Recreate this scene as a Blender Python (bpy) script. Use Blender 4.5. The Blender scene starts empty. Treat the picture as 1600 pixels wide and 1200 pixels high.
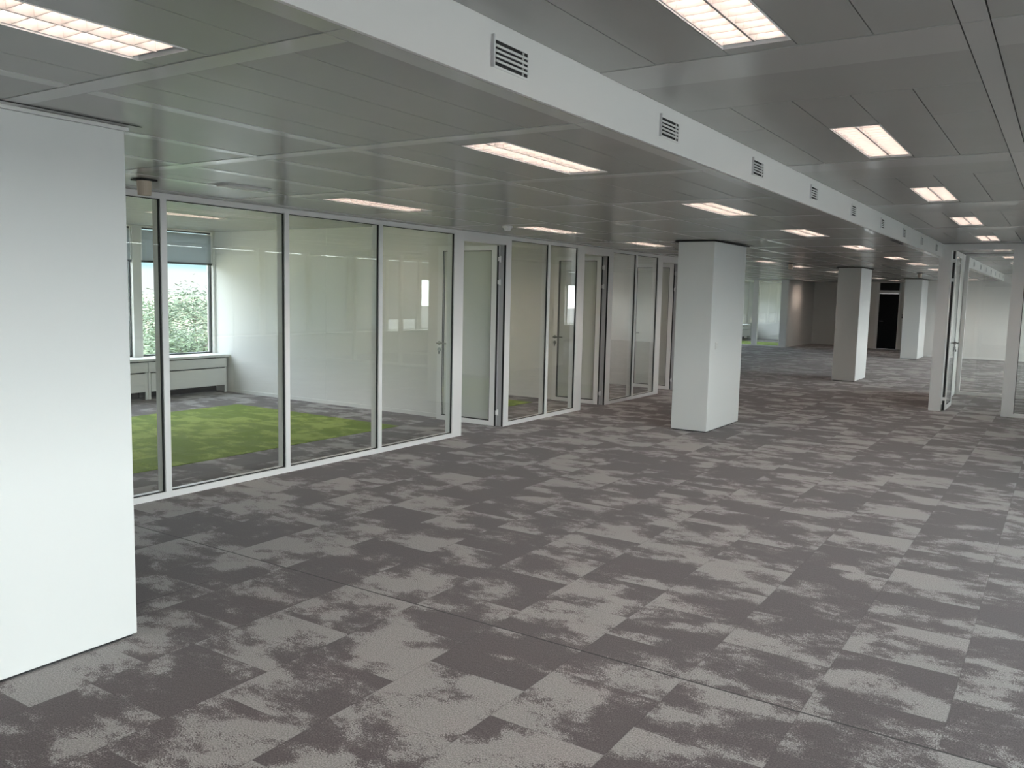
import bpy, bmesh, math, random
from mathutils import Vector, Matrix

random.seed(7)
SC = bpy.context.scene
COL = SC.collection

# ------------------------------------------------------------------ camera
CAM_H = 1.65
YAW, PITCH, ROLL = math.radians(-33.07629), math.radians(-6.0769), math.radians(1.2768)
FPX = 1323.69
cam_data = bpy.data.cameras.new('camera')
cam_data.sensor_fit = 'HORIZONTAL'
cam_data.sensor_width = 36.0
cam_data.lens = FPX / 1600.0 * 36.0
cam_data.clip_start = 0.05
cam_data.clip_end = 2000
cam = bpy.data.objects.new('camera', cam_data)
COL.objects.link(cam)
_f = Vector((math.sin(YAW) * math.cos(PITCH), math.cos(YAW) * math.cos(PITCH), math.sin(PITCH)))
_r = Vector((math.cos(YAW), -math.sin(YAW), 0))
_u = _r.cross(_f)
_r2 = math.cos(ROLL) * _r + math.sin(ROLL) * _u
_u2 = -math.sin(ROLL) * _r + math.cos(ROLL) * _u
_m = Matrix((_r2, _u2, -_f)).transposed().to_4x4()
_m.translation = (0, 0, CAM_H)
cam.matrix_world = _m
SC.camera = cam

# ------------------------------------------------------------------ view + light
SC.view_settings.view_transform = 'Standard'
SC.view_settings.look = 'None'
SC.view_settings.exposure = 0.6
SC.view_settings.gamma = 1.0
SC.view_settings.use_curve_mapping = False
SC.cycles.transparent_max_bounces = 32
SC.cycles.max_bounces = 10
SC.cycles.diffuse_bounces = 6
SC.cycles.glossy_bounces = 4

SKY_LEFT, SKY_RIGHT = 0.88, 11.0
LAMP_E = 42.0

# overcast sky, brighter on the side where the sun stands behind the cloud
world = bpy.data.worlds.new('overcast_sky')
SC.world = world
world.use_nodes = True
nt = world.node_tree
nt.nodes.clear()
N = nt.nodes.new
L = nt.links.new
tc = N('ShaderNodeTexCoord')
sep = N('ShaderNodeSeparateXYZ')
L(tc.outputs['Generated'], sep.inputs[0])
mp = N('ShaderNodeMapping')
mp.inputs['Scale'].default_value = (1.0, 1.0, 3.5)
L(tc.outputs['Generated'], mp.inputs[0])
cl = N('ShaderNodeTexNoise')
cl.inputs['Scale'].default_value = 1.6
cl.inputs['Detail'].default_value = 5
L(mp.outputs[0], cl.inputs['Vector'])
# white cloud bank low on the horizon, pale blue above it
hz = N('ShaderNodeMapRange')
hz.inputs['From Min'].default_value = 0.006
hz.inputs['From Max'].default_value = 0.022
hz.inputs['To Min'].default_value = 0.25
hz.inputs['To Max'].default_value = -0.12
L(sep.outputs['Z'], hz.inputs['Value'])
cs = N('ShaderNodeMath')
cs.operation = 'ADD'
L(cl.outputs['Fac'], cs.inputs[0])
L(hz.outputs[0], cs.inputs[1])
cr = N('ShaderNodeValToRGB')
cr.color_ramp.elements[0].position = 0.47
cr.color_ramp.elements[0].color = (0.60, 0.91, 0.97, 1)
cr.color_ramp.elements[1].position = 0.60
cr.color_ramp.elements[1].color = (1.0, 1.0, 1.0, 1)
L(cs.outputs[0], cr.inputs[0])
st = N('ShaderNodeMapRange')
st.inputs['From Min'].default_value = -0.35
st.inputs['From Max'].default_value = 0.55
st.inputs['To Min'].default_value = 0.0
st.inputs['To Max'].default_value = 1.0
st.interpolation_type = 'SMOOTHSTEP'
L(sep.outputs['X'], st.inputs['Value'])
# higher up the left half of the sky turns greyer
hc = N('ShaderNodeMapRange')
hc.inputs['From Min'].default_value = 0.03
hc.inputs['From Max'].default_value = 0.15
L(sep.outputs['Z'], hc.inputs['Value'])
hm = N('ShaderNodeMixRGB')
hm.inputs['Color2'].default_value = (0.84, 0.90, 1.0, 1)
L(hc.outputs[0], hm.inputs['Fac'])
L(cr.outputs[0], hm.inputs['Color1'])
# sunlit side: neutral white cloud cover
cw = N('ShaderNodeMixRGB')
cw.inputs['Color2'].default_value = (0.95, 0.975, 0.98, 1)
L(st.outputs[0], cw.inputs['Fac'])
L(hm.outputs[0], cw.inputs['Color1'])
# overcast skies are brighter towards the zenith
zn = N('ShaderNodeMapRange')
zn.inputs['From Min'].default_value = 0.04
zn.inputs['From Max'].default_value = 0.32
zn.inputs['To Min'].default_value = SKY_LEFT
zn.inputs['To Max'].default_value = SKY_LEFT * 6.4
L(sep.outputs['Z'], zn.inputs['Value'])
ss = N('ShaderNodeMix')
ss.data_type = 'FLOAT'
ss.inputs[3].default_value = SKY_RIGHT
L(st.outputs[0], ss.inputs[0])
L(zn.outputs[0], ss.inputs[2])
bg = N('ShaderNodeBackground')
L(cw.outputs[0], bg.inputs['Color'])
L(ss.outputs[0], bg.inputs['Strength'])
wo = N('ShaderNodeOutputWorld')
L(bg.outputs[0], wo.inputs[0])


def portal(name, loc, rot, sx, sy):
    d = bpy.data.lights.new(name, 'AREA')
    d.shape = 'RECTANGLE'
    d.size, d.size_y = sx, sy
    d.cycles.is_portal = True
    o = bpy.data.objects.new(name, d)
    o.location, o.rotation_euler = loc, rot
    COL.objects.link(o)


# window openings guide the sky light into the rooms
portal('window_daylight_right', (3.85, 10.0, 1.55), (0, math.radians(90), 0), 1.9, 37.0)
portal('window_daylight_left', (-11.65, 17.0, 1.55), (0, math.radians(-90), 0), 1.9, 28.0)

# ------------------------------------------------------------------ materials
MATS = {}


def newmat(name):
    m = bpy.data.materials.new(name)
    m.use_nodes = True
    MATS[name] = m
    return m, m.node_tree, m.node_tree.nodes['Principled BSDF']


def simple(name, col, rough=0.6, metal=0.0, spec=0.5, bump=0.0, bscale=200, var=0.0):
    m, t, b = newmat(name)
    b.inputs['Base Color'].default_value = (*col, 1)
    b.inputs['Roughness'].default_value = rough
    b.inputs['Metallic'].default_value = metal
    b.inputs['Specular IOR Level'].default_value = spec
    g = t.nodes.new('ShaderNodeNewGeometry')
    n = t.nodes.new('ShaderNodeTexNoise')
    n.inputs['Scale'].default_value = bscale
    n.inputs['Detail'].default_value = 3
    t.links.new(g.outputs['Position'], n.inputs['Vector'])
    if var:
        mx = t.nodes.new('ShaderNodeMixRGB')
        mx.inputs['Color1'].default_value = (*[c * (1 - var) for c in col], 1)
        mx.inputs['Color2'].default_value = (*[min(1, c * (1 + var)) for c in col], 1)
        t.links.new(n.outputs['Fac'], mx.inputs['Fac'])
        t.links.new(mx.outputs[0], b.inputs['Base Color'])
    if bump:
        bp = t.nodes.new('ShaderNodeBump')
        bp.inputs['Strength'].default_value = bump
        bp.inputs['Distance'].default_value = 0.001
        t.links.new(n.outputs['Fac'], bp.inputs['Height'])
        t.links.new(bp.outputs[0], b.inputs['Normal'])
    return m


M_WALL = simple('white_wall_paint', (0.78, 0.775, 0.755), 0.65, bump=0.15, bscale=350)
M_PILLAR = simple('white_pillar_paint', (0.76, 0.78, 0.77), 0.6, bump=0.15, bscale=350)
M_FRAME = simple('white_powder_coated_metal', (0.84, 0.84, 0.835), 0.35)
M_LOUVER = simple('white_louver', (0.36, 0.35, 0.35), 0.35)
M_HOUSING = simple('white_lamp_reflector', (0.85, 0.84, 0.83), 0.4)
M_GASKET = simple('black_rubber', (0.012, 0.012, 0.013), 0.5)
M_PROFILE = simple('grey_door_profile', (0.58, 0.58, 0.59), 0.35, metal=0.2)
M_STEEL = simple('brushed_steel', (0.34, 0.34, 0.335), 0.3, metal=1.0)
M_DARK = simple('dark_void', (0.02, 0.02, 0.02), 0.8)
M_VENT = simple('vent_grey_metal', (0.74, 0.75, 0.73), 0.45)
M_BLACKDOOR = simple('black_door_paint', (0.006, 0.006, 0.007), 0.4, spec=0.2)
M_DARKGLASS = simple('dark_glazing', (0.02, 0.018, 0.016), 0.1)
M_RAD = simple('radiator_white_metal', (0.74, 0.75, 0.73), 0.45)
M_WOODBOX = simple('beige_plastic', (0.62, 0.53, 0.43), 0.5)
M_WHITEP = simple('white_plastic', (0.8, 0.8, 0.78), 0.4)
M_WINFRAME = simple('window_dark_frame', (0.06, 0.065, 0.07), 0.4, metal=0.2)
M_BLIND = simple('grey_blind_fabric', (0.42, 0.45, 0.46), 0.9, bump=0.3, bscale=600)
_t = M_BLIND.node_tree
_tl = _t.nodes.new('ShaderNodeBsdfTranslucent')
_tl.inputs['Color'].default_value = (0.42, 0.45, 0.46, 1)
_mx = _t.nodes.new('ShaderNodeMixShader')
_mx.inputs[0].default_value = 0.5
_t.links.new(_t.nodes['Principled BSDF'].outputs[0], _mx.inputs[1])
_t.links.new(_tl.outputs[0], _mx.inputs[2])
_t.links.new(_mx.outputs[0], _t.nodes['Material Output'].inputs[0])
M_CEILPANEL = simple('grey_metal_ceiling_panel', (0.38, 0.38, 0.365), 0.26, spec=0.6, var=0.04, bscale=3)
M_CEILSTRIP = simple('smooth_ceiling_strip', (0.54, 0.54, 0.525), 0.14, spec=0.75)
M_CEILBAND = simple('pale_ceiling_band', (0.46, 0.46, 0.445), 0.18, spec=0.7)
M_TRUNK = simple('tree_bark', (0.09, 0.07, 0.05), 0.9, var=0.3, bscale=12)
M_GRILLE = simple('lens_grey', (0.72, 0.72, 0.70), 0.4)


def emit(name, col, s):
    m = bpy.data.materials.new(name)
    m.use_nodes = True
    t = m.node_tree
    t.nodes.clear()
    e = t.nodes.new('ShaderNodeEmission')
    e.inputs['Color'].default_value = (*col, 1)
    e.inputs['Strength'].default_value = s
    o = t.nodes.new('ShaderNodeOutputMaterial')
    t.links.new(e.outputs[0], o.inputs[0])
    return m


M_TUBE = emit('fluorescent_tube', (1.0, 0.80, 0.67), LAMP_E)


def glass(name, tint, f0=0.045, rough=0.0):
    m = bpy.data.materials.new(name)
    m.use_nodes = True
    t = m.node_tree
    t.nodes.clear()
    tr = t.nodes.new('ShaderNodeBsdfTransparent')
    tr.inputs['Color'].default_value = (*tint, 1)
    gl = t.nodes.new('ShaderNodeBsdfGlossy')
    gl.inputs['Roughness'].default_value = rough
    gl.inputs['Color'].default_value = (1, 1, 1, 1)
    lw = t.nodes.new('ShaderNodeLayerWeight')
    lw.inputs['Blend'].default_value = 0.5
    pw = t.nodes.new('ShaderNodeMath')
    pw.operation = 'POWER'
    pw.inputs[1].default_value = 5.0
    t.links.new(lw.outputs['Facing'], pw.inputs[0])
    ma = t.nodes.new('ShaderNodeMath')
    ma.operation = 'MULTIPLY_ADD'
    ma.inputs[1].default_value = 1 - f0
    ma.inputs[2].default_value = f0
    t.links.new(pw.outputs[0], ma.inputs[0])
    mx = t.nodes.new('ShaderNodeMixShader')
    t.links.new(ma.outputs[0], mx.inputs[0])
    t.links.new(tr.outputs[0], mx.inputs[1])
    t.links.new(gl.outputs[0], mx.inputs[2])
    o = t.nodes.new('ShaderNodeOutputMaterial')
    t.links.new(mx.outputs[0], o.inputs[0])
    return m


M_GLASS = glass('partition_glass', (0.965, 0.975, 0.965))
M_WINGLASS = glass('window_glass', (0.94, 0.97, 0.97), 0.04)


def carpet(name, dark, mid, light, seams=True, sheen=0.16):
    m, t, b = newmat(name)
    n, lk = t.nodes, t.links

    def math_(op, a, bb=None, c=None):
        x = n.new('ShaderNodeMath')
        x.operation = op
        for i, v in enumerate((a, bb, c)):
            if v is None:
                continue
            if isinstance(v, (int, float)):
                x.inputs[i].default_value = v
            else:
                lk.new(v, x.inputs[i])
        return x.outputs[0]
    g = n.new('ShaderNodeNewGeometry')
    s = n.new('ShaderNodeSeparateXYZ')
    lk.new(g.outputs['Position'], s.inputs[0])
    X, Y = s.outputs['X'], s.outputs['Y']
    u = math_('DIVIDE', math_('ADD', X, 0.28 + 50), 0.5)
    fu = math_('FLOOR', u)
    stag = math_('MULTIPLY', math_('MODULO', fu, 2.0), 0.5)
    v0 = math_('DIVIDE', math_('ADD', Y, 49.62), 0.5)
    v = math_('ADD', v0, stag)
    fv = math_('FLOOR', v)
    cid = n.new('ShaderNodeCombineXYZ')
    lk.new(fu, cid.inputs[0])
    lk.new(fv, cid.inputs[1])
    wn = n.new('ShaderNodeTexWhiteNoise')
    wn.noise_dimensions = '3D'
    lk.new(cid.outputs[0], wn.inputs['Vector'])
    sc_ = n.new('ShaderNodeVectorMath')
    sc_.operation = 'SCALE'
    sc_.inputs['Scale'].default_value = 40.0
    lk.new(wn.outputs['Color'], sc_.inputs[0])
    st_ = n.new('ShaderNodeVectorMath')
    st_.operation = 'MULTIPLY'
    st_.inputs[1].default_value = (2.1, 3.0, 1.0)
    lk.new(g.outputs['Position'], st_.inputs[0])
    ad = n.new('ShaderNodeVectorMath')
    ad.operation = 'ADD'
    lk.new(st_.outputs[0], ad.inputs[0])
    lk.new(sc_.outputs[0], ad.inputs[1])
    big = n.new('ShaderNodeTexNoise')
    big.inputs['Scale'].default_value = 1.0
    big.inputs['Detail'].default_value = 9
    big.inputs['Roughness'].default_value = 0.62
    big.inputs['Distortion'].default_value = 0.12
    lk.new(ad.outputs[0], big.inputs['Vector'])
    fine = n.new('ShaderNodeTexNoise')
    fine.inputs['Scale'].default_value = 170
    fine.inputs['Detail'].default_value = 2
    lk.new(g.outputs['Position'], fine.inputs['Vector'])
    grain = n.new('ShaderNodeTexNoise')
    grain.inputs['Scale'].default_value = 45
    grain.inputs['Detail'].default_value = 4
    lk.new(g.outputs['Position'], grain.inputs['Vector'])
    bias = math_('MULTIPLY', math_('SUBTRACT', wn.outputs['Value'], 0.5), 0.17)
    val = math_('ADD', math_('MULTIPLY_ADD', big.outputs['Fac'], 1.9, -0.482), bias)
    val = math_('ADD', val, math_('MULTIPLY', math_('SUBTRACT', fine.outputs['Fac'], 0.5), 0.42))
    val = math_('ADD', val, math_('MULTIPLY', math_('SUBTRACT', grain.outputs['Fac'], 0.53), 0.22))
    ramp = n.new('ShaderNodeValToRGB')
    e = ramp.color_ramp.elements
    e[0].position, e[0].color = 0.42, (*dark, 1)
    e[1].position, e[1].color = 0.60, (*light, 1)
    k = e.new(0.52)
    k.color = (*mid, 1)
    k2 = e.new(0.555)
    k2.color = (*[0.2 * a_ + 0.8 * c_ for a_, c_ in zip(mid, light)], 1)
    lk.new(val, ramp.inputs[0])
    # reddish threads in some tiles
    red = n.new('ShaderNodeTexNoise')
    red.inputs['Scale'].default_value = 1.1
    lk.new(ad.outputs[0], red.inputs['Vector'])
    rr = n.new('ShaderNodeMapRange')
    rr.inputs['From Min'].default_value = 0.52
    rr.inputs['From Max'].default_value = 0.70
    rr.inputs['To Max'].default_value = 0.22
    lk.new(red.outputs['Fac'], rr.inputs['Value'])
    rm = n.new('ShaderNodeMixRGB')
    rm.blend_type = 'MULTIPLY'
    rm.inputs['Color2'].default_value = (1.08, 0.95, 0.95, 1)
    lk.new(rr.outputs[0], rm.inputs['Fac'])
    lk.new(ramp.outputs[0], rm.inputs['Color1'])
    # yarn grain
    gm = n.new('ShaderNodeMixRGB')
    gm.blend_type = 'MULTIPLY'
    gm.inputs['Fac'].default_value = 1.0
    gr = n.new('ShaderNodeMapRange')
    gr.inputs['From Min'].default_value = 0.3
    gr.inputs['From Max'].default_value = 0.7
    gr.inputs['To Min'].default_value = 0.58
    gr.inputs['To Max'].default_value = 1.42
    lk.new(fine.outputs['Fac'], gr.inputs['Value'])
    lk.new(rm.outputs[0], gm.inputs['Color1'])
    lk.new(gr.outputs[0], gm.inputs['Color2'])
    out = gm.outputs[0]
    if seams:
        fy = math_('FRACT', v)
        fx = math_('FRACT', u)
        ex = math_('LESS_THAN', math_('MINIMUM', fx, math_('SUBTRACT', 1.0, fx)), 0.006)
        ey = math_('LESS_THAN', math_('MINIMUM', fy, math_('SUBTRACT', 1.0, fy)), 0.004)
        edge = math_('MULTIPLY', math_('MAXIMUM', ex, ey), 0.22)
        s1 = math_('LESS_THAN', math_('ABSOLUTE', math_('SUBTRACT', Y, 3.38)), 0.0055)
        s2 = math_('LESS_THAN', math_('ABSOLUTE', math_('ADD', X, 3.94)), 0.0035)
        s2 = math_('MULTIPLY', s2, math_('LESS_THAN', math_('ABSOLUTE', math_('SUBTRACT', Y, 2.3)), 0.68))
        edge = math_('MAXIMUM', edge, math_('MULTIPLY', math_('MAXIMUM', s1, s2), 0.93))
        em = n.new('ShaderNodeMixRGB')
        em.inputs['Color2'].default_value = (0.02, 0.02, 0.02, 1)
        lk.new(edge, em.inputs['Fac'])
        lk.new(out, em.inputs['Color1'])
        out = em.outputs[0]
    lk.new(out, b.inputs['Base Color'])
    b.inputs['Roughness'].default_value = 0.9
    b.inputs['Specular IOR Level'].default_value = 0.22
    b.inputs['Sheen Weight'].default_value = sheen
    b.inputs['Sheen Roughness'].default_value = 0.5
    bp = n.new('ShaderNodeBump')
    bp.inputs['Strength'].default_value = 0.5
    bp.inputs['Distance'].default_value = 0.003
    lk.new(grain.outputs['Fac'], bp.inputs['Height'])
    lk.new(bp.outputs[0], b.inputs['Normal'])
    return m


M_CARPET = carpet('grey_carpet_tiles', (0.098, 0.082, 0.086), (0.152, 0.133, 0.137), (0.312, 0.304, 0.301))
M_GREEN = carpet('green_carpet_tiles', (0.15, 0.235, 0.018), (0.20, 0.29, 0.03), (0.28, 0.38, 0.07), sheen=0.05)


def leaf(name, c1, c2):
    m, t, b = newmat(name)
    oi = t.nodes.new('ShaderNodeNewGeometry')
    r = t.nodes.new('ShaderNodeValToRGB')
    r.color_ramp.elements[0].color = (*c1, 1)
    r.color_ramp.elements[1].color = (*c2, 1)
    t.links.new(oi.outputs['Random Per Island'], r.inputs[0])
    t.links.new(r.outputs[0], b.inputs['Base Color'])
    b.inputs['Roughness'].default_value = 0.6
    return m


M_LEAF = leaf('pale_green_needles', (0.010, 0.022, 0.010), (0.135, 0.20, 0.10))
M_LEAF2 = leaf('mid_green_leaves', (0.045, 0.075, 0.04), (0.12, 0.17, 0.10))
M_PAVING = simple('grey_paving', (0.24, 0.23, 0.22), 0.9, var=0.2, bscale=0.5)
M_GRASS = simple('meadow_grass', (0.26, 0.24, 0.16), 0.9, var=0.2, bscale=0.2)

# ------------------------------------------------------------------ mesh helpers


class MB:
    def __init__(self, o=(0, 0, 0)):
        self.bm = bmesh.new()
        self.o = Vector(o)

    def box(self, x0, x1, y0, y1, z0, z1):
        if x1 < x0:
            x0, x1 = x1, x0
        if y1 < y0:
            y0, y1 = y1, y0
        if z1 < z0:
            z0, z1 = z1, z0
        v = [self.bm.verts.new(Vector(p) - self.o) for p in
             ((x0, y0, z0), (x1, y0, z0), (x1, y1, z0), (x0, y1, z0), (x0, y0, z1), (x1, y0, z1), (x1, y1, z1), (x0, y1, z1))]
        for f in ((3, 2, 1, 0), (4, 5, 6, 7), (0, 1, 5, 4), (1, 2, 6, 5), (2, 3, 7, 6), (3, 0, 4, 7)):
            self.bm.faces.new([v[i] for i in f])
        return self

    def prism(self, poly, axis, a, b):
        """extrude a 2-D polygon along axis ('x','y','z') from a to b"""
        def P(p, t):
            return {'x': (t, p[0], p[1]), 'y': (p[0], t, p[1]), 'z': (p[0], p[1], t)}[axis]
        A = [self.bm.verts.new(Vector(P(p, a)) - self.o) for p in poly]
        B = [self.bm.verts.new(Vector(P(p, b)) - self.o) for p in poly]
        n = len(poly)
        self.bm.faces.new(A[::-1])
        self.bm.faces.new(B)
        for i in range(n):
            j = (i + 1) % n
            self.bm.faces.new((A[i], A[j], B[j], B[i]))
        return self

    def cyl(self, p0, p1, r, seg=14, r1=None):
        p0, p1 = Vector(p0) - self.o, Vector(p1) - self.o
        d = (p1 - p0)
        q = d.to_track_quat('Z', 'Y')
        r1 = r if r1 is None else r1
        A, B = [], []
        for i in range(seg):
            a = 2 * math.pi * i / seg
            c = Vector((math.cos(a), math.sin(a), 0))
            A.append(self.bm.verts.new(p0 + q @ (c * r)))
            B.append(self.bm.verts.new(p1 + q @ (c * r1)))
        self.bm.faces.new(A[::-1])
        self.bm.faces.new(B)
        for i in range(seg):
            j = (i + 1) % seg
            self.bm.faces.new((A[i], A[j], B[j], B[i]))
        return self

    def build(self, name, mat, parent=None, bevel=0.0, smooth=False):
        bmesh.ops.recalc_face_normals(self.bm, faces=self.bm.faces[:])
        me = bpy.data.meshes.new(name)
        self.bm.to_mesh(me)
        self.bm.free()
        me.materials.append(mat)
        if smooth:
            for p in me.polygons:
                p.use_smooth = True
        o = bpy.data.objects.new(name, me)
        COL.objects.link(o)
        if parent is not None:
            o.parent = parent
        else:
            o.location = self.o
        if bevel:
            bv = o.modifiers.new('bevel', 'BEVEL')
            bv.width = bevel
            bv.segments = 2
            bv.limit_method = 'ANGLE'
        return o


def tag(o, label, cat, group=None):
    o['label'] = label
    o['category'] = cat
    if group:
        o['group'] = group
    return o


def thing(name, label, cat, loc=(0, 0, 0), group=None):
    o = bpy.data.objects.new(name, None)
    o.empty_display_size = 0.1
    o.location = loc
    COL.objects.link(o)
    return tag(o, label, cat, group)


def struct(o):
    o['kind'] = 'structure'
    return o


def sempty(name, loc=(0, 0, 0)):
    o = bpy.data.objects.new(name, None)
    o.location = loc
    COL.objects.link(o)
    return struct(o)


def dup(root, loc, label=None, group=None):
    r = root.copy()
    COL.objects.link(r)
    r.location = loc
    if label:
        r['label'] = label
    if group:
        r['group'] = group
    for ch in list(root.children):
        c = ch.copy()
        COL.objects.link(c)
        c.parent = r
        for g in list(ch.children):
            d = g.copy()
            COL.objects.link(d)
            d.parent = c
    return r


# ------------------------------------------------------------------ dimensions (metres; camera stands at 0,0)
LOW, HIGH, ROOMZ = 2.35, 2.545, 2.52
BX = -1.66                 # face of the bulkhead
PX = -5.79                 # corridor face of the long glass partition
LX, RX = -11.4, 3.6        # facades
FAR_R, FAR_L, FAR_DOOR, FAR_ROOM = 29.0, 33.6, 32.3, 35.8
Y0 = -5.0
PITCHW = 1.39

# ------------------------------------------------------------------ floor
struct(MB().box(LX - 0.3, RX + 0.3, Y0 - 0.2, 36.0, -0.12, 0.0).build('floor', M_CARPET))

# ------------------------------------------------------------------ ceilings


def subtract(rects, hole):
    hx0, hx1, hy0, hy1 = hole
    out = []
    for (x0, x1, y0, y1) in rects:
        if hx1 <= x0 or hx0 >= x1 or hy1 <= y0 or hy0 >= y1:
            out.append((x0, x1, y0, y1))
            continue
        if x0 < hx0:
            out.append((x0, hx0, y0, y1))
        if hx1 < x1:
            out.append((hx1, x1, y0, y1))
        a, b = max(x0, hx0), min(x1, hx1)
        if y0 < hy0:
            out.append((a, b, y0, hy0))
        if hy1 < y1:
            out.append((a, b, hy1, y1))
    return out


LAMP_W, LAMP_L = 0.25, 1.07
rowA = [0.58, 3.33, 6.10, 8.70, 11.38, 14.27, 16.60, 19.4, 22.1, 24.7, 27.3]      # X -2.37, beside the bulkhead
rowB = [4.80, 7.58, 10.15, 12.85, 15.50, 17.95, 21.2, 24.0, 26.7, 29.5]           # X -4.78
rowC = [1.99, 4.70, 7.38, 10.02, 12.85, 15.45, 18.15, 21.0, 23.8, 26.5]           # X -1.00 on the high ceiling
AXc, BXc, CXc = -2.37, -4.80, -0.995
roomL = [(-9.15, 6.15), (-7.6, 3.9), (-7.9, 9.75), (-7.9, 12.5), (-7.45, 7.3), (-6.75, 9.75), (-6.75, 12.5)]                 # lamps in the glazed rooms; those just behind the panes added to brighten them
farL = [(-7.75, 30.6)]


def lamp_hole(xc, ys):
    return (xc - LAMP_W / 2, xc + LAMP_W / 2, ys, ys + LAMP_L)


low_holes = [lamp_hole(AXc, y) for y in rowA] + [lamp_hole(BXc, y) for y in rowB] + [lamp_hole(x, y) for x, y in farL]
high_holes = [lamp_hole(CXc, y) for y in rowC]
room_holes = [lamp_hole(x, y) for x, y in roomL]
GAP = 0.0022
# small recesses in the low ceiling
EXIT = (-4.97, -4.79, 3.78, 4.20)
low_holes.append(EXIT)


def tile_mesh(mb, rects, holes, z, th=0.014):
    for h in holes:
        rects = subtract(rects, h)
    for (x0, x1, y0, y1) in rects:
        g = GAP
        if x1 - x0 < 0.012 or y1 - y0 < 0.012:
            continue
        mb.box(x0 + g, x1 - g, y0 + g, y1 - g, z, z + th)


crossY = [1.77 + 1.392 * k for k in range(-4, 26)]
# --- low ceiling over the corridor side
xs_strip = [-3.05, -3.69, -4.36, -5.30]
cols = [(-1.76, -1.985), (-1.985, -2.245), (-2.245, -2.495), (-2.495, -2.79), (-2.79, -3.013)]
edges = [-3.005]
sx = []
xx = -3.05
while xx > LX:
    sx.append(xx)
    xx -= 0.655
panels, strips = [], []
colsX = [(b, a) for a, b in cols]
for i, s in enumerate(sx):
    strips.append((s - 0.037, s + 0.037))
    nx = sx[i + 1] if i + 1 < len(sx) else LX
    colsX.append((max(nx + 0.037, LX), s - 0.037))
pm, sm = MB(), MB()
prects, srects = [], []
for (x0, x1) in colsX:
    for i in range(len(crossY) - 1):
        a, b = crossY[i] + 0.048, crossY[i + 1] - 0.048
        ya, yb = max(a, Y0), min(b, FAR_ROOM)
        if yb - ya > 0.05:
            for part in subtract([(x0, x1, ya, yb)], (LX - 1, PX - 0.1, Y0 - 1, 14.42)):
                prects.append(part)
for (x0, x1) in strips:
    for i in range(len(crossY) - 1):
        a, b = crossY[i] + 0.048, crossY[i + 1] - 0.048
        ya, yb = max(a, Y0), min(b, FAR_ROOM)
        if yb - ya > 0.05:
            srects += subtract([(x0, x1, ya, yb)], (LX - 1, PX - 0.1, Y0 - 1, 14.42))
for y in crossY:
    if Y0 < y - 0.048 and y + 0.048 < FAR_ROOM:
        srects += subtract([(LX, BX - 0.1, y - 0.048, y + 0.048)], (LX - 1, PX - 0.1, Y0 - 1, 14.42))
for i in range(len(crossY) - 1):
    ya, yb = max(crossY[i] - 0.048, Y0), min(crossY[i + 1] - 0.048, FAR_R)
    if yb > ya:
        srects.append((-1.76, BX - 0.016, ya, yb))
tile_mesh(pm, prects, low_holes, LOW)
tile_mesh(sm, srects, low_holes, LOW - 0.002)
c = struct(pm.build('ceiling', M_CEILPANEL))
struct(sm.build('trim_1', M_CEILSTRIP))
# --- high ceiling right of the bulkhead
hp, hs = MB(), MB()
bandY = [3.14 + 2.73 * k for k in range(-3, 10)]
prects, srects = [], []
hx = [BX, -1.41, -1.12, -0.87, -0.62, -0.36]
more = [-0.275]
while more[-1] < RX:
    more.append(more[-1] + 0.62)
for yb in bandY:
    srects.append((BX, -0.36, yb, yb + 0.33))
    srects.append((-0.275, RX, yb, yb + 0.33))
    a, b = yb + 0.33, yb + 2.73
    prects.append((BX, -0.36, a, a + 0.52))
    for i in range(len(hx) - 1):
        prects.append((hx[i], hx[i + 1], a + 0.52, a + 1.12) if i in (0, 4) else (hx[i], hx[i + 1], a + 0.52, b))
        if i in (0, 4):
            prects.append((hx[i], hx[i + 1], a + 1.12, b))
    srects.append((-0.36, -0.275, a - 0.33, b))
    for i in range(len(more) - 1):
        prects.append((more[i], min(more[i + 1], RX), a, b))


def clipY(rs, lo, hi):
    return [(x0, x1, max(a, lo), min(b, hi)) for (x0, x1, a, b) in rs if min(b, hi) - max(a, lo) > 0.03]


tile_mesh(hp, clipY(prects, Y0, FAR_R), high_holes, HIGH)
tile_mesh(hs, clipY(srects, Y0, FAR_R), high_holes, HIGH - 0.002)
struct(hp.build('ceiling_right', M_CEILPANEL))
struct(hs.build('trim_2', M_CEILBAND))
# --- ceiling inside the glazed rooms
rp = MB()
prects = []
x = PX - 0.1
while x > LX + 0.01:
    x2 = max(x - 0.62, LX)
    for i in range(len(crossY) - 1):
        a, b = max(crossY[i], 3.35), min(crossY[i + 1], 14.40)
        if b - a > 0.05:
            prects.append((x2, x, a, b))
    x = x2
tile_mesh(rp, prects, room_holes, ROOMZ)
struct(rp.build('ceiling_rooms', M_CEILPANEL))
# slab above everything, dark void behind the panel joints
struct(MB().box(LX - 0.3, RX + 0.3, Y0 - 0.2, 36.0, 2.72, 2.80).build('ceiling_slab', M_DARK))

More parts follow.
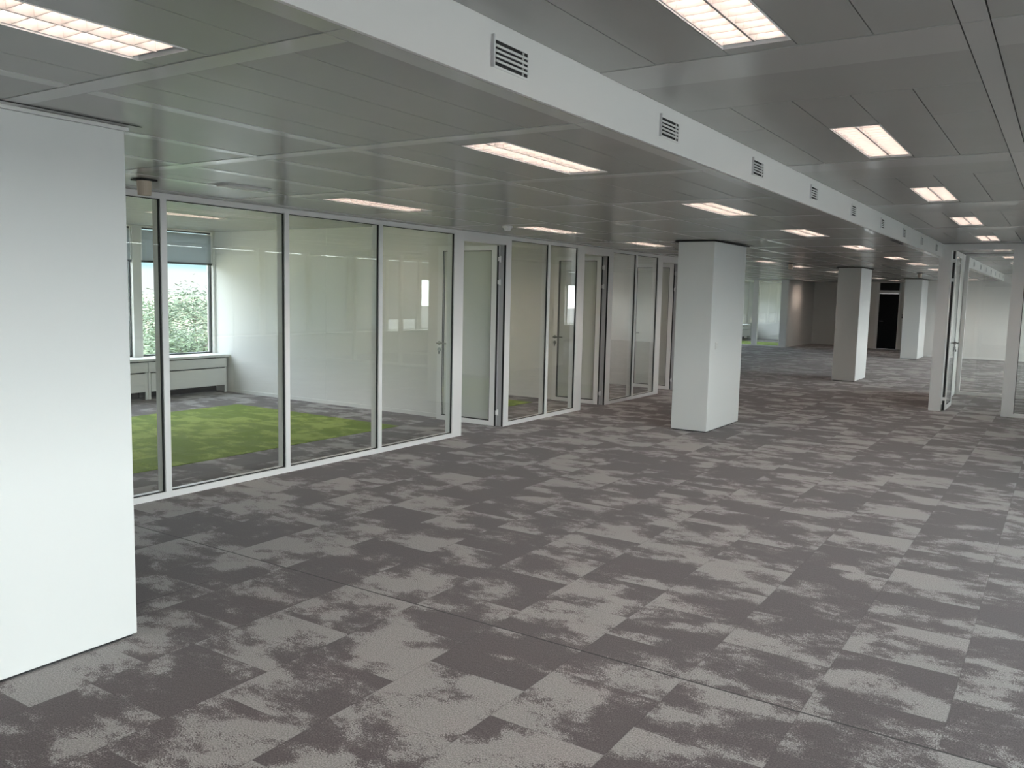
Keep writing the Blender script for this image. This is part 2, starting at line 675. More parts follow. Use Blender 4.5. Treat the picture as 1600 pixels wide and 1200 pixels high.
# ------------------------------------------------------------------ bulkhead and outer walls
struct(MB().box(BX - 0.015, BX, Y0, FAR_R, LOW - 0.003, 2.70).build('wall_bulkhead', M_WALL))
struct(MB().box(LX - 0.3, RX + 0.3, Y0 - 0.2, Y0, 0, 2.72).build('wall_back', M_WALL))
struct(MB().box(-3.62, RX + 0.3, FAR_R, FAR_R + 0.15, 0, 2.72).build('wall_far_right', M_WALL))
w = MB()
w.box(-3.77, -3.62, FAR_R, FAR_DOOR, 0, 2.72)
struct(w.build('wall_far_return', M_WALL))
w = MB()      # door wall with opening
DX0, DX1, DTOP, TR0, TR1 = -5.62, -4.98, 1.95, 2.06, 2.30
w.box(-5.95, DX0 - 0.10, FAR_DOOR, FAR_DOOR + 0.12, 0, 2.72)
w.box(DX1 + 0.06, -3.62, FAR_DOOR, FAR_DOOR + 0.12, 0, 2.72)
w.box(DX0 - 0.10, DX1 + 0.06, FAR_DOOR, FAR_DOOR + 0.12, TR1 + 0.02, 2.72)
struct(w.build('wall_far_door', M_WALL))
struct(MB().box(-6.07, -5.95, FAR_DOOR, FAR_L + 0.12, 0, 2.72).build('wall_far_side', M_WALL))
struct(MB().box(-8.25, -6.07, FAR_L, FAR_L + 0.12, 0, 2.72).build('wall_far', M_WALL))
struct(MB().box(-8.30, -8.18, 30.14, FAR_ROOM, 0, 2.72).build('wall_far_room', M_WALL))
struct(MB().box(LX - 0.3, -8.18, FAR_ROOM, FAR_ROOM + 0.12, 0, 2.72).build('wall_far_left', M_WALL))
struct(MB().box(PX - 0.1, PX, Y0, 3.35, 0, 2.72).build('wall_left_corridor', M_WALL))
struct(MB().box(LX, PX - 0.1, 3.25, 3.35, 0, 2.72).build('wall_room_near', M_WALL))
w = MB()
w.box(LX, PX - 0.105, 8.785, 8.88, 0, 2.72)
pj_ = [PX - 0.105, -6.72, -7.84, -8.94, -9.87, -10.98, LX]
for i in range(6):
    w.box(pj_[i] - 0.0015, pj_[i + 1] + 0.0015, 8.78, 8.785, 0, 2.72)
struct(w.build('wall_room_middle', M_WALL))
struct(MB().box(LX, PX - 0.105, 11.52, 11.62, 0, 2.72).build('wall_room_far', M_WALL))
struct(MB().box(LX, PX - 0.105, 14.36, 14.46, 0, 2.72).build('wall_room_end', M_WALL))
# strip of wall over the partition between the two ceiling levels
struct(MB().box(PX - 0.1, PX - 0.02, 3.35, 14.42, LOW + 0.002, 2.72).build('wall_over_partition', M_WALL))

# baseboards in the glazed rooms
b = MB()
b.box(LX + 0.45, PX - 0.12, 8.765, 8.78, 0, 0.05)
struct(b.build('baseboard_room', M_WALL))
struct(MB().box(-3.55, RX, FAR_R - 0.015, FAR_R, 0, 0.06).build('baseboard_far', M_FRAME))

# ------------------------------------------------------------------ facades with windows
SILL, WTOP = 0.60, 2.50


def facade(name, xin, sgn, y_lo, y_hi, ref, wall_mat):
    """xin: inner face, sgn: +1 if outside is +X"""
    xo = xin + sgn * 0.16
    mb = MB()
    mb.box(xin, xo, y_lo, y_hi, 0, SILL - 0.04)
    mb.box(xin, xo, y_lo, y_hi, WTOP, 2.72)
    k0 = math.ceil((y_lo - ref) / PITCHW)
    piers = []
    y = ref + k0 * PITCHW
    while y < y_hi:
        piers.append(y)
        y += PITCHW
    prev = y_lo
    wins = []
    for y in piers + [None]:
        a = (y - 0.07) if y is not None else y_hi
        if a - prev > 1.2:
            wins.append((prev, a))
        elif a > prev:
            mb.box(xin, xo, prev, a, SILL - 0.04, WTOP)
        if y is not None:
            mb.box(xin, xo, y - 0.07, y + 0.07, SILL - 0.04, WTOP)
            prev = y + 0.07
    struct(mb.build(name, wall_mat))
    return wins


wl = facade('wall_left', LX, -1, 3.35, FAR_ROOM, 7.425, M_WALL)
wr = facade('wall_right', RX, 1, Y0, FAR_R, 7.425, M_WALL)
WIN = [0]


def window(xin, sgn, y0, y1, z0=SILL, z1=WTOP):
    WIN[0] += 1
    yc = (y0 + y1) / 2
    r = sempty('window_%d' % WIN[0], (xin, yc, z0))
    o = (xin, yc, z0)
    xa, xb = xin + sgn * 0.06, xin + sgn * 0.11
    f = MB(o)
    t = 0.022
    f.box(xa, xb, y0 + 0.001, y0 + t, z0, z1)
    f.box(xa, xb, y1 - t, y1 - 0.001, z0, z1)
    f.box(xa, xb, y0 + t, y1 - t, z0, z0 + t)
    f.box(xa, xb, y0 + t, y1 - t, z1 - t, z1)
    f.build('window_frame', M_WINFRAME, r)
    g = MB(o)
    xm = xin + sgn * 0.085
    g.box(xm - 0.004, xm + 0.004, y0 + t, y1 - t, z0 + t, z1 - t)
    g.build('glass_pane', M_WINGLASS, r)
    s = MB(o)
    s.box(xin + sgn * 0.058, xin - sgn * 0.34, y0 - 0.069, y1 + 0.069, z0 - 0.038, z0 - 0.002)
    s.build('window_sill', M_RAD, r, bevel=0.004)
    return r


def blind_parts(r, xin, sgn, y0, y1, drop, o):
    xb = xin + sgn * 0.03
    top = WTOP - 0.045
    m = MB(o)
    m.box(xb - 0.002, xb + 0.002, y0 + 0.03, y1 - 0.02, drop, top)
    fab = m.build('blind_fabric', M_BLIND, r)
    m = MB(o)
    m.box(xb - 0.012, xb + 0.012, y0 + 0.02, y1 - 0.01, drop - 0.03, drop)
    m.build('bottom_bar', M_WINFRAME, r)
    MB(o).box(xb - 0.01, xb + 0.01, y0 + 0.02, y0 + 0.029, drop, WTOP - 0.002).build('side_rail', M_FRAME, r)
    MB(o).box(xb - 0.01, xb + 0.01, y1 - 0.018, y1 - 0.008, drop, WTOP - 0.002).build('side_rail', M_FRAME, r)
    m = MB(o)
    m.box(xb - 0.012, xb + 0.012, y0 + 0.03, y1 - 0.02, WTOP - 0.045, WTOP - 0.035)
    m.build('head_rail', M_FRAME, r)


BL_LABELS = {}
for (a, b2) in wl:
    r = window(LX, -1, a, b2)
    yc = (a + b2) / 2
    lab = None
    if 7.3 < yc < 8.6:
        lab = 'grey roller blind half lowered on the room window beside the back wall'
    elif 5.9 < yc < 7.25:
        lab = 'grey roller blind on the window cut off by the near white pillar'
    elif 33.9 < yc < 35.1:
        lab = 'small roller blind on the distant window beyond the second pillar'
    if lab:
        t = thing('roller_blind', lab, 'blind', (LX, yc, WTOP), 'roller blinds on the left facade')
        blind_parts(t, LX, -1, a, b2, 2.02, (LX, yc, WTOP))
    else:
        blind_parts(r, LX, -1, a, b2, 2.02 if yc < 8.8 or yc > 30 else (1.6 if yc < 14.4 else 1.05), (LX, yc, SILL))
for (a, b2) in wr:
    r = window(RX, 1, a, b2)
    ym = (a + b2) / 2
    blind_parts(r, RX, 1, a, b2, 2.02 if (ym < 8.5 or ym > 19) else (0.92 if 17.2 < ym < 18.5 else 0.65), (RX, ym, SILL))


def radiator(xin, y0, y1, label):
    yc = (y0 + y1) / 2
    x1 = xin + 0.30
    o = (xin, yc, 0)
    t = thing('radiator_cover', label, 'radiator cover', o, 'radiator covers under the left windows')
    MB(o).box(x1 - 0.02, x1, y0 + 0.002, y1 - 0.002, 0.40, 0.545).build('upper_panel', M_RAD, t, bevel=0.003)
    MB(o).box(x1 - 0.018, x1 + 0.004, y0 + 0.045, y1 - 0.045, 0.115, 0.385).build('front_panel', M_RAD, t, bevel=0.004)
    MB(o).box(x1 - 0.03, x1 - 0.008, y0 + 0.002, y0 + 0.04, 0.0, 0.395).build('leg', M_RAD, t)
    MB(o).box(x1 - 0.03, x1 - 0.008, y1 - 0.04, y1 - 0.002, 0.0, 0.395).build('leg', M_RAD, t)
    MB(o).box(xin + 0.01, xin + 0.05, y0 + 0.01, y1 - 0.01, 0.0, 0.54).build('back_panel', M_DARK, t)
    MB(o).box(xin + 0.09, xin + 0.2, y0 + 0.08, y1 - 0.08, 0.13, 0.5).build('heater_core', M_DARK, t)
    return t


radiator(LX, 7.37, 8.745, 'white radiator cover under the room window, ending at the back wall')
radiator(LX, 5.98, 7.365, 'white radiator cover beside the near white pillar, partly hidden')
radiator(LX, 32.5, 33.88, 'distant white radiator cover seen right of the second pillar')
radiator(LX, 33.89, 35.28, 'farthest white radiator cover, beside the distant glass partition')

# ------------------------------------------------------------------ green carpet insets
tag(MB((-8.28, 5.9, 0)).box(-9.78, -6.78, 3.90, 7.88, 0.0, 0.004).build('green_carpet', M_GREEN),
    'large green carpet area inside the nearest glazed room', 'carpet', 'green carpet areas')
tag(MB((-8.28, 10.1, 0)).box(-9.78, -6.78, 9.40, 11.0, 0.0, 0.004).build('green_carpet', M_GREEN),
    'sliver of green carpet behind the two panes after the first open door', 'carpet', 'green carpet areas')
tag(MB((-9.6, 31.5, 0)).box(-10.9, -8.4, 30.4, 33.0, 0.0, 0.004).build('green_carpet', M_GREEN),
    'distant green carpet patch behind the far glass partition', 'carpet', 'green carpet areas')

# ------------------------------------------------------------------ glass partitions
FT = 0.10      # frame depth


def run_y(label, xf, y0, y1, mull, endw=(0.05, 0.05), group='glazed partition runs', top=LOW - 0.002, sgn=-1):
    """glazed run along Y; xf = face towards corridor; mull = mullion centre list"""
    o = (xf, (y0 + y1) / 2, 0)
    t = thing('glass_partition', label, 'glass partition', o, group)
    xb = xf + sgn * FT
    tr = 0.045
    MB(o).box(xf, xb, y0, y1, top - tr, top).build('top_rail', M_FRAME, t)
    MB(o).box(xf, xb, y0, y1, 0, 0.05).build('bottom_rail', M_FRAME, t)
    spans = [(y0, y0 + endw[0])] + [(m - 0.026, m + 0.026) for m in mull] + [(y1 - endw[1], y1)]
    for (a, b) in spans:
        if b - a > 0.001:
            MB(o).box(xf, xb, a, b, 0.05, top - tr).build('post', M_FRAME, t)
    for i in range(len(spans) - 1):
        a, b = spans[i][1], spans[i + 1][0]
        g = 0.009
        q = MB(o)
        xg0, xg1 = xf + sgn * 0.012, xf + sgn * 0.028
        q.box(xg0, xg1, b - g, b, 0.05, top - tr)
        q.box(xg0, xg1, a, a + g * 0.5, 0.05, top - tr)
        q.box(xg0, xg1, a, b, 0.05, 0.05 + g * 0.7)
        q.box(xg0, xg1, a, b, top - tr - g * 0.7, top - tr)
        q.build('gasket', M_GASKET, t)
        MB(o).box(xf + sgn * 0.016, xf + sgn * 0.024, a + g * 0.5, b - g, 0.05 + g * .7, top - tr - g * .7).build('glass_pane', M_GLASS, t)
    return t


DH = 2.24
t = run_y('longest glazed run, four panes in front of the green carpeted room', PX, 3.35, 7.83, [4.00, 5.217, 6.44], (0.05, 0.175))
o = t.location
MB(o).box(PX, PX - FT, 7.83, 8.70, DH, LOW - 0.002).build('door_header', M_FRAME, t)
t = run_y('two-pane glazed run right of the first open door', PX, 8.70, 10.71, [9.735], (0.115, 0.20))
MB(t.location).box(PX - 0.003, PX - 0.026, 8.694, 8.6995, 0, DH).build('door_seal', M_GASKET, t)
MB(t.location).box(PX - 0.027, PX - FT, 8.694, 8.6995, 0, DH).build('rebate_profile', M_PROFILE, t)
MB(t.location).box(PX, PX - FT, 10.71, 11.47, DH, LOW - 0.002).build('door_header', M_FRAME, t)
t = run_y('two-pane glazed run right of the second open door', PX, 11.47, 13.48, [12.45], (0.15, 0.19))
MB(t.location).box(PX - 0.003, PX - 0.026, 11.464, 11.4695, 0, DH).build('door_seal', M_GASKET, t)
MB(t.location).box(PX - 0.027, PX - FT, 11.464, 11.4695, 0, DH).build('rebate_profile', M_PROFILE, t)
MB(t.location).box(PX, PX - FT, 13.48, 14.25, DH, LOW - 0.002).build('door_header', M_FRAME, t)
t = thing('door_post', 'narrow white post ending the glazed wall, behind the second pillar', 'post', (PX, 14.33, 0))
MB(t.location).box(PX, PX - FT, 14.25, 14.46, 0, LOW - 0.002).build('post', M_FRAME, t)
MB(t.location).box(PX - 0.003, PX - 0.026, 14.244, 14.2495, 0, DH).build('door_seal', M_GASKET, t)
MB(t.location).box(PX - 0.027, PX - FT, 14.244, 14.2495, 0, DH).build('rebate_profile', M_PROFILE, t)


def lever(root_children_parent, o, x, y, z, dirv, out):
    """lever handle: dirv = unit vector along lever, out = unit vector away from leaf face"""
    p = Vector((x, y, z))
    d, u = Vector(dirv), Vector(out)
    m = MB(o)
    m.cyl(p, p + u * 0.008, 0.026, 18)
    m.cyl(p + u * 0.008, p + u * 0.05, 0.009, 12)
    m.cyl(p + u * 0.045 - d * 0.011, p + u * 0.045 + d * 0.15, 0.011, 12)
    h = m.build('door_handle', M_STEEL, root_children_parent)
    m = MB(o)
    q = p - Vector((0, 0, 0.085))
    m.cyl(q, q + u * 0.009, 0.026, 18)
    m.box(q.x - abs(u.y) * 0.004 - abs(u.x) * 0.02, q.x + abs(u.y) * 0.004 + abs(u.x) * 0.02,
          q.y - abs(u.x) * 0.004 - abs(u.y) * 0.02, q.y + abs(u.x) * 0.004 + abs(u.y) * 0.02, q.z - 0.055, q.z - 0.02)
    m.build('door_lock', M_STEEL, root_children_parent)


def leaf_x(label, yh, x_h, x_f, top=DH - 0.008):
    """open leaf lying along X at depth yh (far face), hinge end x_h, free end x_f (x_f < x_h)"""
    o = (x_h, yh, 0)
    t = thing('glass_door', label, 'door', o, 'open glass doors on the left')
    y0, y1 = yh - 0.045, yh
    s, bt = 0.075, 0.06
    z0 = 0.008
    m = MB(o)
    m.box(x_f, x_f + s, y0, y1, z0, top)
    m.box(x_h - s, x_h, y0, y1, z0, top)
    m.box(x_f + s, x_h - s, y0, y1, z0, z0 + bt)
    m.box(x_f + s, x_h - s, y0, y1, top - bt, top)
    m.build('door_frame', M_FRAME, t)
    g = 0.008
    m = MB(o)
    for ya in (y0 + 0.004, y1 - 0.012):
        m.box(x_f + s, x_f + s + g, ya, ya + 0.008, z0 + bt, top - bt)
        m.box(x_h - s - g, x_h - s, ya, ya + 0.008, z0 + bt, top - bt)
        m.box(x_f + s + g, x_h - s - g, ya, ya + 0.008, z0 + bt, z0 + bt + g)
        m.box(x_f + s + g, x_h - s - g, ya, ya + 0.008, top - bt - g, top - bt)
    m.build('gasket', M_GASKET, t)
    MB(o).box(x_f + s + g, x_h - s - g, y0 + 0.006, y0 + 0.012, z0 + bt + g, top - bt - g).build('glass_pane', M_GLASS, t)
    # hinge-side edge profile, hinges
    MB(o).box(x_h + 0.001, x_h + 0.012, y0 + 0.004, y1 - 0.018, z0, top).build('edge_seal', M_GASKET, t)
    MB(o).box(x_h + 0.001, x_h + 0.014, y1 - 0.0175, y1 - 0.002, z0, top).build('edge_profile', M_PROFILE, t)
    for z in (0.14, 1.75, 2.03):
        m = MB(o)
        m.cyl((x_h + 0.025, y1 - 0.004, z), (x_h + 0.025, y1 - 0.004, z + 0.075), 0.010, 12)
        m.box(x_h + 0.0145, x_h + 0.03, y0 + 0.006, y1 - 0.01, z + 0.012, z + 0.063)
        m.build('hinge', M_FRAME, t)
    lever(t, o, x_f + 0.038, y0, 1.0, (1, 0, 0), (0, -1, 0))
    return t


leaf_x('open glass door with white frame between the nearest room and the two-pane run', 8.665, -5.875, -6.78)
leaf_x('second open glass door, seen through the two-pane run beyond the first door', 11.44, -5.875, -6.68)
leaf_x('third open glass door, half hidden behind the second white pillar', 14.21, -5.875, -6.66)
# black door-jamb rebates
# ------------------------------------------------------------------ right-hand glazed vestibule
RY = 14.42
o = (-1.11, RY, 0)
t = thing('glass_partition', 'white door frame with glazing at the right edge under the high ceiling', 'glass partition', o, 'glazed partition runs')
MB(o).box(-1.70, -1.535, RY, RY + 0.1, 0, HIGH - 0.004).build('post', M_FRAME, t)
MB(o).box(-0.725, -0.565, RY, RY + 0.1, 0, HIGH - 0.004).build('post', M_FRAME, t)
MB(o).box(-1.535, -0.725, RY, RY + 0.1, 2.45, HIGH - 0.004).build('door_header', M_FRAME, t)
MB(o).box(-0.565, RX, RY, RY + 0.1, 0, 0.05).build('bottom_rail', M_FRAME, t)
MB(o).box(-0.565, RX, RY, RY + 0.1, 2.45, HIGH - 0.004).build('top_rail', M_FRAME, t)
xs = [-0.565, 0.8, 2.2, RX - 0.05]
for i in range(3):
    if i < 2:
        MB(o).box(xs[i + 1] - 0.026, xs[i + 1] + 0.026, RY, RY + 0.1, 0.05, 2.45).build('post', M_FRAME, t)
    MB(o).box(xs[i] + (0.03 if i else 0.009), xs[i + 1] - 0.03, RY + 0.016, RY + 0.024, 0.056, 2.444).build('glass_pane', M_GLASS, t)
MB(o).box(-0.565, -0.557, RY + 0.012, RY + 0.028, 0.05, 2.45).build('gasket', M_GASKET, t)

o = (-1.52, RY + 0.1, 0)
t = thing('glass_door', 'narrow open glass door seen edge-on at the right, under the high ceiling', 'door', o)
xa, xb, ya, yb, top = -1.525, -1.48, RY + 0.115, RY + 0.94, 2.44
s, bt, z0 = 0.085, 0.07, 0.008
m = MB(o)
m.box(xa, xb, ya, ya + s, z0, top)
m.box(xa, xb, yb - s, yb, z0, top)
m.box(xa, xb, ya + s, yb - s, z0, z0 + bt)
m.box(xa, xb, ya + s, yb - s, top - bt, top)
m.build('door_frame', M_FRAME, t)
m = MB(o)
m.box(xb - 0.012, xb - 0.004, ya + s, ya + s + .01, z0 + bt, top - bt)
m.box(xb - 0.012, xb - 0.004, yb - s - .012, yb - s, z0 + bt, top - bt)
m.box(xb - 0.012, xb - 0.004, ya + s + .01, yb - s - .012, z0 + bt, z0 + bt + .01)
m.box(xb - 0.012, xb - 0.004, ya + s + .01, yb - s - .012, top - bt - .01, top - bt)
m.build('gasket', M_GASKET, t)
MB(o).box(xb - 0.011, xb - 0.005, ya + s + .01, yb - s - .012, z0 + bt + .01, top - bt - .01).build('glass_pane', M_GLASS, t)
MB(o).box(xa + 0.003, xb - 0.012, ya - 0.012, ya - 0.001, z0, top).build('edge_profile', M_GASKET, t)
for z in (0.16, 1.98, 2.27):
    MB(o).box(xa + 0.0, xb - 0.004, ya - 0.03, ya - 0.013, z, z + 0.05).build('hinge', M_FRAME, t)
lever(t, o, xb, yb - 0.04, 1.02, (0, -1, 0), (1, 0, 0))

GY = 17.36
o = (0.5, GY, 0)
t = thing('glass_partition', 'second glass wall behind the open door at the right', 'glass partition', o, 'glazed partition runs')
MB(o).box(-1.62, RX, GY, GY + 0.08, 0, 0.055).build('bottom_rail', M_FRAME, t)
MB(o).box(-1.62, RX, GY, GY + 0.08, 2.50, HIGH - 0.004).build('top_rail', M_FRAME, t)
MB(o).box(-1.62, -1.555, GY, GY + 0.08, 0.055, 2.50).build('post', M_FRAME, t)
xs = [-1.555, 0.2, 1.9, RX]
for i in range(3):
    MB(o).box(xs[i] + 0.003, xs[i + 1] - 0.003, GY + 0.03, GY + 0.04, 0.057, 2.498).build('glass_pane', M_GLASS, t)
struct(MB().box(-1.69, -1.625, RY + 0.1, GY + 0.08, 0, LOW - 0.004).build('wall_vestibule', M_WALL))

# ------------------------------------------------------------------ far glazed partition
o = (-9.8, 30.0, 0)
t = thing('glass_partition', 'distant grey-framed glass partition between the second and third pillars', 'glass partition', o, 'glazed partition runs')
for (a, b) in ((LX + 0.31, LX + 0.37), (-9.40, -9.22), (-8.42, -8.18)):
    MB(o).box(a, b, 30.0, 30.12, 0.0, LOW - 0.004).build('post', M_FRAME, t)
for (a, b) in ((LX + 0.37, -9.40), (-9.22, -8.42)):
    MB(o).box(a, b, 30.0, 30.12, 0, 0.04).build('bottom_rail', M_FRAME, t)
    MB(o).box(a, b, 30.0, 30.12, LOW - 0.04, LOW - 0.004).build('top_rail', M_FRAME, t)
    MB(o).box(a + 0.003, b - 0.003, 30.05, 30.06, 0.042, LOW - 0.042).build('glass_pane', M_GLASS, t)

# far black door
r = sempty('door_1', ((DX0 + DX1) / 2, FAR_DOOR, 0))
o = r.location
m = MB(o)
m.box(DX0 - 0.10, DX0, FAR_DOOR - 0.02, FAR_DOOR + 0.1, 0, TR1 + 0.02)
m.box(DX1, DX1 + 0.06, FAR_DOOR - 0.02, FAR_DOOR + 0.1, 0, TR1 + 0.02)
m.box(DX0, DX1, FAR_DOOR - 0.02, FAR_DOOR + 0.1, DTOP, TR0)
m.build('door_frame', M_FRAME, r)
MB(o).box(DX0 + 0.002, DX1 - 0.002, FAR_DOOR + 0.02, FAR_DOOR + 0.06, 0.005, DTOP - 0.003).build('door_leaf', M_BLACKDOOR, r)
MB(o).box(DX0 - 0.0, DX1, FAR_DOOR + 0.03, FAR_DOOR + 0.06, TR0, TR1 + 0.02).build('transom_panel', M_DARKGLASS, r)
m = MB(o)
m.cyl((DX0 + 0.06, FAR_DOOR + 0.02, 0.98), (DX0 + 0.06, FAR_DOOR - 0.03, 0.98), 0.011, 10)
m.cyl((DX0 + 0.05, FAR_DOOR - 0.03, 0.98), (DX0 + 0.17, FAR_DOOR - 0.03, 0.98), 0.011, 10)
m.build('door_handle', M_STEEL, r)
t = thing('intercom', 'small dark wall box at the right of the far black door', 'wall device', (-4.80, FAR_DOOR, 1.15))
MB(t.location).box(-4.85, -4.75, FAR_DOOR - 0.05, FAR_DOOR, 1.10, 1.24).build('case', M_DARK, t, bevel=0.01)
MB(t.location).box(-4.83, -4.77, FAR_DOOR - 0.06, FAR_DOOR - 0.051, 1.16, 1.22).build('button_plate', M_PROFILE, t)

# ------------------------------------------------------------------ pillars


def pillar(label, x0, x1, y0, y1, band=True):
    o = ((x0 + x1) / 2, (y0 + y1) / 2, 0)
    t = thing('pillar', label, 'pillar', o, 'white square pillars')
    MB(o).box(x0, x1, y0, y1, 0.012, LOW - 0.018).build('shaft', M_PILLAR, t, bevel=0.005)
    MB(o).box(x0 + 0.015, x1 - 0.015, y0 + 0.015, y1 - 0.015, 0.0, 0.0118).build('base', M_DARK, t)
    m = MB(o)
    e = 0.012
    m.box(x0 - e, x1 + e, y0 - e, y0 + 0.02, LOW - 0.0175, LOW - 0.0025)
    m.box(x0 - e, x1 + e, y1 - 0.02, y1 + e, LOW - 0.0175, LOW - 0.0025)
    m.box(x0 - e, x0 + 0.02, y0 + 0.02, y1 - 0.02, LOW - 0.0175, LOW - 0.0025)
    m.box(x1 - 0.02, x1 + e, y0 + 0.02, y1 - 0.02, LOW - 0.0175, LOW - 0.0025)
    if not band:
        m.build('collar', M_VENT, t)
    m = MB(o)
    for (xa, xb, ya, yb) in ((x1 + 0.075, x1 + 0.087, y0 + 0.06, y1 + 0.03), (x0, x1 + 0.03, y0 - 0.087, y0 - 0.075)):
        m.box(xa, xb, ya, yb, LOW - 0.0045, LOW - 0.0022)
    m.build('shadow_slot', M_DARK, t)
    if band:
        MB(o).box(x0 - 0.03, x1 + 0.03, y0 - 0.03, y1 + 0.03, LOW - 0.0178, LOW - 0.0045).build('shadow_band', M_DARK, t)  # solid black band, paints in the shadow where pillar meets ceiling
    return t


pillar('large near white pillar filling the left edge of the view', -4.03, -3.577, 1.28, 2.285, False)
p2 = pillar('second white pillar standing in the middle of the corridor', -4.08, -3.615, 9.95, 11.15)
pillar('third white pillar, beyond the middle pillar', -4.03, -3.575, 18.42, 19.5)
pillar('farthest white pillar, right of the black door', -4.06, -3.60, 27.2, 28.45)
t = thing('light_switch', 'tiny white double switch on the right face of the second pillar', 'switch', (-3.615, 10.16, 1.06))
MB(t.location).box(-3.6149, -3.608, 10.12, 10.20, 1.02, 1.11).build('plate', M_WHITEP, t, bevel=0.002)
MB(t.location).box(-3.6079, -3.604, 10.13, 10.19, 1.067, 1.10).build('rocker', M_VENT, t)
MB(t.location).box(-3.6079, -3.604, 10.13, 10.19, 1.03, 1.063).build('rocker', M_VENT, t)

# ------------------------------------------------------------------ ceiling lights


def make_light(label, loc, group):
    t = thing('ceiling_light', label, 'ceiling light', loc, group)
    hw, hl, d = LAMP_W / 2 - 0.0025, LAMP_L / 2 - 0.0025, 0.095
    m = MB()
    th = 0.004
    m.box(-hw, -hw + th, -hl, hl, -0.002, d)
    m.box(hw - th, hw, -hl, hl, -0.002, d)
    m.box(-hw + th, hw - th, -hl, -hl + th, -0.002, d)
    m.box(-hw + th, hw - th, hl - th, hl, -0.002, d)
    m.box(-hw, hw, -hl, hl, d, d + th)
    m.build('housing', M_HOUSING, t)
    m = MB()
    m.box(-hw + th, hw - th, -hl + th, -hl + 0.022, 0.012, 0.05)
    m.build('end_plate', M_PROFILE, t)
    m = MB()
    m.box(-hw + th, hw - th, hl - 0.022, hl - th, 0.012, 0.05)
    m.build('end_plate', M_PROFILE, t)
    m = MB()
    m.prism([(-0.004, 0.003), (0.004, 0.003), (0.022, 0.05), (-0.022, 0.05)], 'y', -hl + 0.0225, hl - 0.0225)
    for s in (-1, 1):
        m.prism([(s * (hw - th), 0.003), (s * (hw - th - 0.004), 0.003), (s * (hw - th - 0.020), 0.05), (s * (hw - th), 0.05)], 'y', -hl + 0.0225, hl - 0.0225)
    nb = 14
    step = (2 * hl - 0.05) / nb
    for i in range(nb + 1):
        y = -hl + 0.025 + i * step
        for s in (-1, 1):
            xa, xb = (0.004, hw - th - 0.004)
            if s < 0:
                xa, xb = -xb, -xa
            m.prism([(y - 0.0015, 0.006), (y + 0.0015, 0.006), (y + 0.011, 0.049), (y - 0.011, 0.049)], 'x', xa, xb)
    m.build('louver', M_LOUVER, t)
    for s in (-1, 1):
        xc = s * hw / 2
        MB().cyl((xc, -hl + 0.03, 0.073), (xc, hl - 0.03, 0.073), 0.013, 8).build('tube', M_TUBE, t)
    return t


ORD = ['nearest', 'second', 'third', 'fourth', 'fifth', 'sixth', 'seventh', 'eighth', 'ninth', 'tenth', 'eleventh']
proto = None
for i, y in enumerate(rowA):
    lab = '%s louvred light from the camera on the low ceiling along the bulkhead' % ORD[i]
    loc = (AXc, y + LAMP_L / 2, LOW)
    if proto is None:
        proto = make_light(lab, loc, 'louvred lights along the bulkhead')
    else:
        dup(proto, loc, lab)
for i, y in enumerate(rowB):
    dup(proto, (BXc, y + LAMP_L / 2, LOW), '%s louvred light from the camera in the row before the glazed rooms' % ORD[i], 'louvred lights in front of the glazed rooms')
for i, y in enumerate(rowC):
    dup(proto, (CXc, y + LAMP_L / 2, HIGH), '%s bright louvred light from the camera on the high right-hand ceiling' % ORD[i], 'louvred lights on the high ceiling')
RL = ['louvred light inside the nearest glazed room, near its window', 'louvred light inside the nearest glazed room, close to the glass',
      'louvred light inside the glazed room after the first open door', 'louvred light inside the glazed room after the second open door',
      'louvred light inside the nearest glazed room, close to its back wall',
      'added louvred light just behind the panes after the first open door', 'added louvred light just behind the panes after the second open door']
for (x, y), lab in zip(roomL, RL):
    dup(proto, (x, y + LAMP_L / 2, ROOMZ), lab, 'louvred lights inside the glazed rooms')
for (x, y) in farL:
    dup(proto, (x, y + LAMP_L / 2, LOW), 'small distant louvred light near the far brown-lit wall, left of the third pillar', 'louvred lights far left')

# ------------------------------------------------------------------ air vents in the bulkhead
ventY = [2.5, 3.88, 5.26, 6.635, 8.04, 9.44, 10.82, 12.25, 13.7, 15.15, 16.65, 18.12, 19.55, 21.09, 22.59, 24.06, 25.48, 27.12, 28.6]


def make_vent(label, loc):
    t = thing('air_vent', label, 'air vent', loc, 'air vents along the white bulkhead')
    w, h = 0.105, 0.041
    m = MB()
    m.box(0.0002, 0.003, -w - 0.012, -w + 0.004, -h - 0.008, h + 0.008)
    m.box(0.0002, 0.003, w - 0.004, w + 0.008, -h - 0.008, h + 0.008)
    m.box(0.0002, 0.003, -w + 0.004, w - 0.004, h, h + 0.008)
    m.box(0.0002, 0.003, -w + 0.004, w - 0.004, -h - 0.008, -h)
    m.build('frame', M_WHITEP, t)
    m = MB()
    m.box(0.0002, 0.0012, -w + 0.004, w - 0.004, -h, h)
    m.build('backing', M_DARK, t)
    m = MB()
    for k in range(1, 5):
        z = -h + 2 * h * k / 5
        m.prism([(0.0013, z - 0.005), (0.008, z - 0.0065), (0.008, z + 0.0005), (0.0013, z + 0.005)], 'y', -w + 0.005, w - 0.005)
    m.box(0.0013, 0.007, w - 0.04, w - 0.036, -h, h)
    m.build('slats', M_VENT, t)
    m = MB()
    m.box(0.0002, 0.012, -w - 0.018, -w - 0.0125, -h - 0.010, h + 0.012)
    m.build('hinge_edge', M_PROFILE, t)
    return t


